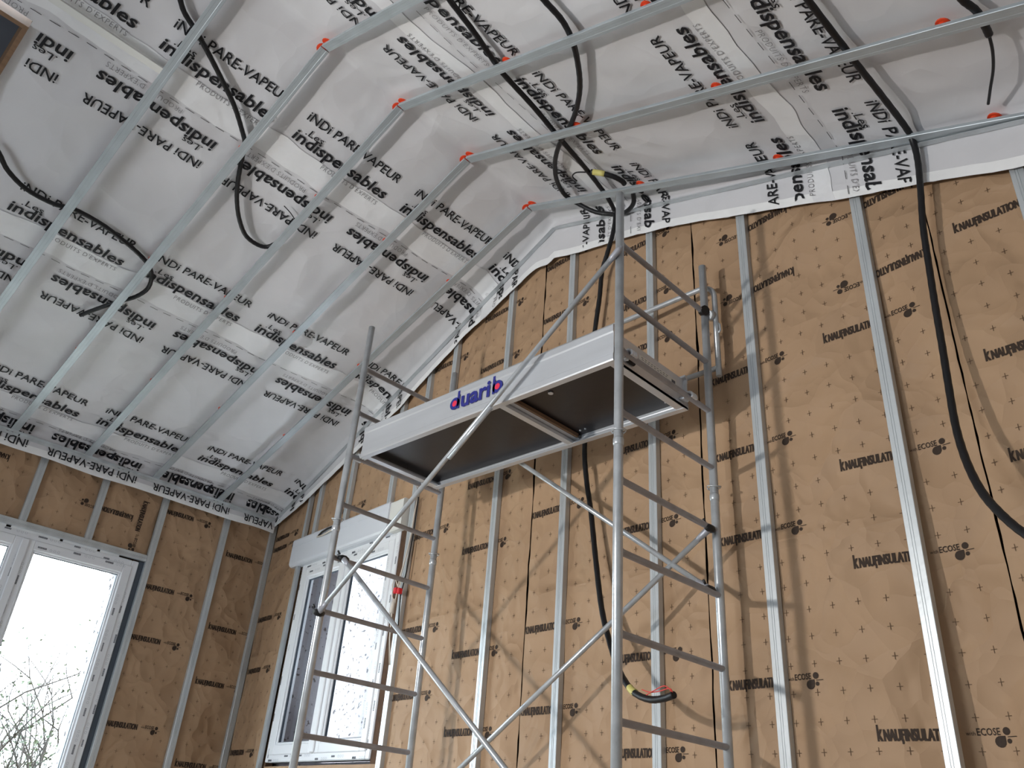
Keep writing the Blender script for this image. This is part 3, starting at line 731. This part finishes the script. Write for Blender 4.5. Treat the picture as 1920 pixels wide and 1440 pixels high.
# platform
px0, px1, py0, py1, pz0, pz1 = -3.335, -1.708, 2.222, 2.752, 1.683, 1.853
pf = link('platform', None, Vector(((px0+px1)/2, (py0+py1)/2, pz0+H)), sc)
beam = [(0, 0), (.030, 0), (.030, .006), (.004, .006), (.004, .030), (.0055, .034), (.0055, .126), (.004, .130), (.004, .152), (.016, .160), (.016, .170), (0, .170), (-.004, .164), (-.004, .136), (0, .130), (0, .034), (-.003, .030), (-.003, .006)]
mb = MB(); mb.extrude(beam[::-1], (px0, py0, pz0), (px1, py0, pz0), (0, 1, 0), (0, 0, 1)); bm_near = mb.build('side_beam', 'aluminium', pf)
mb = MB(); mb.extrude(beam, (px0, py1, pz0), (px1, py1, pz0), (0, -1, 0), (0, 0, 1)); mb.build('side_beam', 'aluminium', pf)
for xe_, s in ((px0, 1), (px1, -1)):
    mb = MB(); xa, xb = sorted((xe_, xe_+s*.040)); mb.box(xa, xb, py0+.004, py1-.004, pz0+.002, pz0+.012)
    xa, xb = sorted((xe_, xe_+s*.004)); mb.box(xa, xb, py0+.002, py1-.002, pz0+.002, pz0+.062)
    xa, xb = sorted((xe_+s*.018, xe_+s*.022)); mb.box(xa, xb, py0+.002, py1-.002, pz0+.06, pz1-.012)
    xa, xb = sorted((xe_-s*.004, xe_+s*.022)); mb.box(xa, xb, py0+.004, py1-.004, pz0+.060, pz0+.066)
    mb.build('end_beam', 'aluminium', pf)
    # claw hooks over the rung
    for yy in (py0+.05, py1-.05):
        mb = MB(); xr_ = -1.665 if s < 0 else -3.412; z_ = 1.7085
        arc = [(xr_+.021*math.cos(a_)*(-s), yy, z_+.021*math.sin(a_)) for a_ in [math.pi*k/8 for k in range(-1, 9)]]
        for w_ in (-.014, 0, .014): mb.tube([(a, b+w_, c) for a, b, c in arc]+[(xe_+s*.004, yy+w_, z_+.006)], .007, 8)
        mb.build('claw_hook', 'aluminium', pf)
mb = MB(); mb.box(-2.362, -2.330, py0+.006, py1-.006, pz0+.001, pz0+.010); mb.box(-2.338, -2.334, py0+.006, py1-.006, pz0+.010, pz0+.055); mb.box(-2.330, -2.308, py0+.008, py1-.008, pz0+.022, pz0+.030)
mb.build('cross_member', 'aluminium', pf)
mb = MB(); mb.box(-2.308, -2.296, py0+.03, py1-.03, pz0+.024, pz0+.042); mb.build('edge_batten', 'timber', pf)
mb = MB(); mb.box(px0+.004, -2.338, py0+.004, py1-.004, pz0+.040, pz0+.049); d1 = mb.build('deck_panel', 'plywood_film', pf)
mb = MB(); mb.box(-2.334, px1-.004, py0+.004, py1-.004, pz0+.046, pz0+.055); d2 = mb.build('trapdoor', 'plywood_film', pf)
mb = MB(); mb.tube([(-2.14, 2.34, pz0+.0455), (-2.14, 2.34, pz0+.040)], .012, 12); mb.build('finger_hole_rim', 'aluminium', d2)
for a, b in ((-2.27, py1-.05), (-1.79, py1-.05), (-1.75, py1-.05), (-2.24, py1-.05)):
    mb = MB(); mb.tube([(a, b, pz0+.046), (a, b, pz0+.041)], .005, 8); mb.build('rivet', 'aluminium', d2)
# name on the side beam: blue letters, red centres in the bowls
def S_b(a, b): return Vector((a, py0-.0048, b))
lz = pz0+.060
mb = MB()
for shp, dx, dz in ((disc(0, 0, .0315, 24), -2.632, .0315), (rect(-.0075, .0075, 0, .092), -2.608, 0), (disc(0, 0, .0315, 24), -2.352, .0315), (rect(-.0075, .0075, 0, .092), -2.376, 0)):
    place(mb, shp, dx, lz+dz, S_b)
place(mb, text('uari', .190, .080, bold=.030), -2.589, lz, S_b)
mb.build('brand_lettering', 'logo_blue', bm_near, kind='stuff')
for cx in (-2.632, -2.352):
    mb = MB(); place(mb, disc(0, 0, .0155, 20), cx, lz+.0315, lambda a, b: Vector((a, py0-.0056, b))); mb.build('brand_dot', 'logo_red', bm_near)
# plate with small print on the right end
mb = MB(); mb.box(px1-.018, px1-.0165, 2.42, 2.69, pz0+.074, pz0+.128); lb = mb.build('data_label', 'label_white', pf)
mb = MB()
for k in range(5):
    for j in range(9):
        a_ = 2.435+j*.022+.003*math.sin(k*3+j); mb.box(px1-.0165, px1-.016, a_, a_+.013, pz0+.083+k*.009, pz0+.0855+k*.009)
mb.box(px1-.0165, px1-.016, 2.655, 2.682, pz0+.085, pz0+.118); mb.build('small_print', 'film_ink', lb, kind='stuff')
mb = MB(); mb.tube([(px1+.006, 2.30, pz0+.038), (px1+.006, 2.35, pz0+.038)], .009, 10); mb.build('rubber_latch', 'black_plastic', pf)
# braces
def brace(p, q, n0, n1, sleeve=None):
    b = link('brace', None, Vector(((p[0]+q[0])/2, (p[1]+q[1])/2, min(p[2], q[2])+H)), sc)
    mb = MB(); mb.tube([p, q], .0115, 12); mb.build('brace_tube', 'tube_zinc', b)
    for e, o, lt in ((p, q, n0), (q, p, n1)):
        d = (Vector(o)-Vector(e)).normalized(); e = Vector(e)
        mb = MB(); mb.tube([e-d*.012, e+d*.01, e+d*.045, e+d*.07], .012, 8, radii=[.006, .015, .0135, .0118]); mb.build('flattened_end', 'rung_zinc', b)
        if lt < 0: continue
        mb = MB(); mb.tube([e+Vector((0, -.028, 0)), e+Vector((0, -.01, 0)), e+Vector((0, .012, 0)), e+Vector((0, .03, 0))], .014, 10, radii=[.010, .0165, .0175, .011])
        mb.tube([e+Vector((-.006, -.02, .018)), e+Vector((-.01, -.03, .034))], .005, 6); mb.build('latch', 'black_plastic', b)
    if sleeve:
        d = (Vector(q)-Vector(p)); a, c = Vector(p)+d*sleeve[0], Vector(p)+d*sleeve[1]; off = Vector((.012, -.002, -.014))
        mb = MB(); mb.tube([a+off, c+off], .010, 10); mb.build('telescopic_sleeve', 'tube_zinc', b)
brace((-3.385, 2.171, .880), (-1.640, 2.171, 2.172), 0, -1, (.46, .60))
brace((-3.385, 2.255, 1.163), (-1.690, 2.255, -.165), 0, 0)
brace((-3.400, 2.800, 2.205), (-1.672, 2.800, .909), 0, 0)
brace((-3.400, 2.800, .010), (-1.660, 2.800, 1.156), 0, 0)
# guard rail behind the platform, bent down at its ends
gr = link('guard_rail', None, Vector((-2.54, 2.92, 1.914+H)), sc); yg = 2.905; R_ = .075
top = [(-3.46, yg, 1.90), (-3.46, yg, 2.36)]+[(-3.46+R_-R_*math.cos(a_), yg, 2.335+R_*math.sin(a_)) for a_ in [math.pi/2*k/6 for k in range(1, 7)]]
top += [(-1.635-R_+R_*math.sin(a_), yg, 2.335+R_*math.cos(a_)) for a_ in [math.pi/2*k/6 for k in range(0, 7)]]+[(-1.635, yg, 1.90)]
mb = MB(); mb.tube(top, .0135, 12); mb.build('top_rail', 'tube_zinc', gr)
mb = MB(); mb.tube([(-3.46, yg, 1.945), (-1.635, yg, 1.945)], .0125, 12); mb.build('mid_rail', 'tube_zinc', gr)
for x_ in (-1.650, -3.43):
    mb = MB(); mb.tube([(x_-.002, 2.862, 2.215), (x_, 2.905, 2.23)], .026, 12, radii=[.024, .026]); mb.tube([(x_+.02, yg, 2.19), (x_+.034, yg, 2.17), (x_+.036, yg, 2.14), (x_+.02, yg, 2.12)], .005, 8); mb.build('clamp', 'tube_zinc', gr)
    mb = MB(); mb.tube([(x_-.022, 2.845, 2.232), (x_+.004, 2.835, 2.225)], .024, 10, radii=[.021, .025]); mb.build('clamp_boot', 'black_plastic', gr)

# ------------------------------------------------------------------ black conduits
def smooth(pts, k=6):
    P = [Vector(p) for p in pts]; out = []
    for i in range(len(P)-1):
        a, b, c, d = P[max(i-1, 0)], P[i], P[i+1], P[min(i+2, len(P)-1)]
        for j in range(k):
            t_ = j/k
            out.append(.5*((2*b)+(c-a)*t_+(2*a-5*b+4*c-d)*t_*t_+(3*b-a-3*c+d)*t_**3))
    out.append(P[-1]); return out
def conduit(pts, label, r=.0135, group='black electrical conduits', extra=None, k=6):
    e = empty('conduit', min(pts, key=lambda p: p[2]), label, 'conduit', group)
    sp = smooth(pts, k); radii = [r*(1.0 if i % 2 else .94) for i in range(len(sp))]
    mb = MB(); mb.tube(sp, r, 10, radii=radii); mb.build('corrugated_tube', 'conduit', e)
    return e
conduit([(-3.038, .578, 3.396), (-3.098, .643, 3.373), (-3.145, .742, 3.356), (-3.212, .864, 3.33), (-3.295, 1.003, 3.299), (-3.347, 1.084, 3.279), (-3.419, 1.172, 3.251), (-3.488, 1.242, 3.225), (-3.59, 1.289, 3.187),
         (-3.694, 1.34, 3.147), (-3.786, 1.396, 3.112), (-3.883, 1.476, 3.075), (-3.958, 1.569, 3.047), (-3.975, 1.654, 3.04), (-3.958, 1.716, 3.047), (-3.898, 1.748, 3.07)],
        'black conduit curving into a hook high on the left ceiling slope')
mb = MB(); mb.tube(smooth([(-3.676, 1.631, 3.156), (-3.692, 1.687, 3.150), (-3.718, 1.744, 3.140)], 4), .003, 6); mb.build('loose_wire', 'conduit', bpy.data.objects['conduit'])
conduit([(-4.21, .274, 2.951), (-4.257, .333, 2.933), (-4.319, .401, 2.91), (-4.367, .518, 2.891), (-4.371, .66, 2.89), (-4.342, .761, 2.901), (-4.345, .912, 2.9), (-4.374, 1.053, 2.889), (-4.411, 1.177, 2.875), (-4.453, 1.261, 2.859),
         (-4.52, 1.313, 2.833), (-4.602, 1.334, 2.802), (-4.686, 1.311, 2.77), (-4.768, 1.256, 2.739), (-4.866, 1.193, 2.702), (-4.987, 1.125, 2.656)],
        'black conduit looping back at the far left of the left ceiling slope')
c3 = conduit([(-1.916, 1.268, 3.143), (-1.936, 1.342, 3.151), (-1.983, 1.537, 3.169), (-2.042, 1.732, 3.191), (-2.06, 1.805, 3.198), (-2.091, 2.048, 3.21), (-2.139, 2.308, 3.228), (-2.18, 2.556, 3.244), (-2.223, 2.76, 3.258), (-2.236, 2.84, 3.25),
         (-2.258, 2.93, 3.23), (-2.262, 2.945, 3.18), (-2.286, 2.955, 3.084), (-2.333, 2.962, 2.956), (-2.373, 2.973, 2.869), (-2.393, 2.980, 2.697), (-2.422, 2.985, 2.516), (-2.462, 2.985, 2.143), (-2.474, 2.985, 1.8), (-2.452, 2.98, 1.615), (-2.412, 2.972, 1.433),
         (-2.356, 2.947, 1.177), (-2.289, 2.911, .938), (-2.209, 2.864, .782), (-2.105, 2.794, .642), (-1.988, 2.724, .543), (-1.879, 2.674, .499), (-1.797, 2.647, .492), (-1.73, 2.621, .498)],
        'long black conduit down the right slope and gable wall, ending in a curl')
mb = MB(); mb.tube(smooth([(-2.005, 2.7325, .556), (-1.988, 2.724, .543), (-1.965, 2.7135, .531)], 4), .0148, 10); mb.build('tape_wrap', 'yellow_tape', c3)
mb = MB(); mb.tube(smooth([(-1.735, 2.622, .500), (-1.74, 2.61, .518), (-1.80, 2.63, .515), (-1.86, 2.66, .520), (-1.91, 2.68, .535)], 5), .0022, 6); mb.tube(smooth([(-1.735, 2.622, .503), (-1.76, 2.61, .528), (-1.83, 2.64, .52), (-1.88, 2.665, .512)], 5), .0022, 6); mb.build('pull_wire', 'wire_red', c3)
conduit([(-1.542, 1.473, 3.001), (-1.551, 1.532, 3.005), (-1.559, 1.659, 3.008), (-1.605, 1.783, 3.025), (-1.69, 1.922, 3.058), (-1.783, 2.041, 3.093), (-1.902, 2.155, 3.138), (-2.029, 2.252, 3.186), (-2.165, 2.338, 3.238), (-2.302, 2.455, 3.29),
         (-2.411, 2.583, 3.331), (-2.471, 2.69, 3.354), (-2.490, 2.77, 3.356), (-2.455, 2.835, 3.325), (-2.388, 2.905, 3.275), (-2.328, 2.942, 3.25), (-2.25, 2.957, 3.215), (-2.177, 2.945, 3.19), (-2.096, 2.895, 3.172), (-2.05, 2.825, 3.185)],
        'black conduit bowing across the right slope and looping behind the scaffold upright')
c5 = conduit([(-2.175, 2.61, 3.242), (-2.125, 2.641, 3.223), (-2.079, 2.687, 3.205), (-2.059, 2.735, 3.197), (-2.062, 2.765, 3.198)], 'short black conduit stub with yellow tape near the ridge', .015)
mb = MB(); mb.tube([(-2.165, 2.616, 3.238), (-2.125, 2.641, 3.223), (-2.112, 2.652, 3.218)], .0163, 10); mb.build('tape_wrap', 'yellow_tape', c5)
mb = MB(); mb.tube(smooth([(-2.20, 2.60, 3.246), (-2.25, 2.575, 3.255), (-2.29, 2.59, 3.262), (-2.30, 2.64, 3.27)], 5), .004, 8); mb.build('loose_wire', 'conduit', c5)
conduit([(-.666, 1.891, 2.668), (-.668, 1.967, 2.669), (-.655, 2.261, 2.664), (-.653, 2.325, 2.663), (-.641, 2.542, 2.659), (-.632, 2.74, 2.652), (-.630, 2.80, 2.62), (-.632, 2.815, 2.52), (-.646, 2.815, 2.369), (-.666, 2.816, 2.191), (-.676, 2.82, 2.016),
         (-.682, 2.812, 1.841), (-.684, 2.798, 1.669), (-.684, 2.768, 1.481), (-.679, 2.728, 1.299), (-.657, 2.676, 1.15), (-.621, 2.622, 1.024), (-.575, 2.578, .93), (-.518, 2.533, .845), (-.446, 2.487, .767), (-.30, 2.40, .66), (-.1, 2.3, .6)],
        'thick black conduit hanging from the right slope down the right of the gable')
c7 = conduit([(-.27, 2.06, 2.518), (-.257, 2.114, 2.513), (-.252, 2.172, 2.511), (-.232, 2.234, 2.504), (-.229, 2.302, 2.502), (-.23, 2.359, 2.503)], 'black conduit end with a thin cable at the top right corner')
mb = MB(); mb.tube(smooth([(-.23, 2.352, 2.503), (-.242, 2.435, 2.507), (-.266, 2.528, 2.517), (-.301, 2.622, 2.53), (-.332, 2.707, 2.542)]), .0055, 8); mb.build('thin_cable', 'conduit', c7)

# ------------------------------------------------------------------ outside the windows
mb = MB(); mb.box(-40, -6.5, -25, 25, -H-.5, -H-.25)
mb.build('ground_outside', 'meadow', label='pale overgrown ground outside the glazed door', cat='ground', kind='structure')
mb = MB(Gp); mb.box(-3, 8.0, -1.6, -1.35, -H, 6.0); mb.build('wall_neighbour', 'roughcast', label='speckled roughcast wall seen through the gable window', cat='wall', kind='structure')
def shrub(loc, hgt, n, seed, label, leaves=True):
    r = random.Random(seed); e = empty('bare_shrub', loc, label, 'shrub', 'shrubs outside the glazed door')
    br = MB(); lf = MB()
    for i in range(n):
        p = Vector(loc)+Vector((r.uniform(-.25, .25), r.uniform(-.5, .5), 0)); d = Vector((r.uniform(-.35, .35), r.uniform(-.45, .45), 1)).normalized(); pts = [p]
        L = hgt*r.uniform(.6, 1.1)/7
        for k in range(7):
            d = (d+Vector((r.uniform(-.3, .3), r.uniform(-.35, .35), r.uniform(-.25, .12)))).normalized(); p = p+d*L; pts.append(p)
            if leaves and k > 1:
                for _ in range(9):
                    c = p+Vector((r.gauss(0, .12), r.gauss(0, .14), r.gauss(0, .12))); a = Vector((r.uniform(-1, 1), r.uniform(-1, 1), r.uniform(-1, 1))).normalized()*r.uniform(.007, .016); b = a.cross(Vector((r.uniform(-1, 1), r.uniform(-1, 1), r.uniform(-1, 1)))).normalized()*r.uniform(.012, .03)
                    lf.add([c-a, c+b, c+a, c-b], [(0, 1, 2, 3)])
            if k in (2, 3, 4, 5):
                d2 = (d+Vector((r.uniform(-.9, .9), r.uniform(-.9, .9), r.uniform(-.2, .5)))).normalized(); q = p; tw_ = [q]
                for _ in range(4): d2 = (d2+Vector((r.uniform(-.3, .3), r.uniform(-.3, .3), r.uniform(-.2, .2)))).normalized(); q = q+d2*L*.5; tw_.append(q)
                br.tube(tw_, .005, 4, radii=[.006, .005, .004, .003, .002])
        br.tube(pts, .012, 5, radii=[.02*(1-k/8.5) for k in range(8)])
    br.build('branches', 'bark', e)
    if lf.f: lf.build('foliage', 'leaf', e, kind='stuff')
shrub((-8.6, 2.65, -H-.25), 2.3, 26, 1, 'sparse pale green shrub seen through the right pane of the glazed door')
shrub((-10.4, 3.6, -H-.25), 2.6, 26, 2, 'washed out shrub farther back in the right pane of the glazed door')
shrub((-9.4, 1.7, -H-.25), 3.2, 14, 5, 'bare branching shrub at the left edge outside the glazed door')
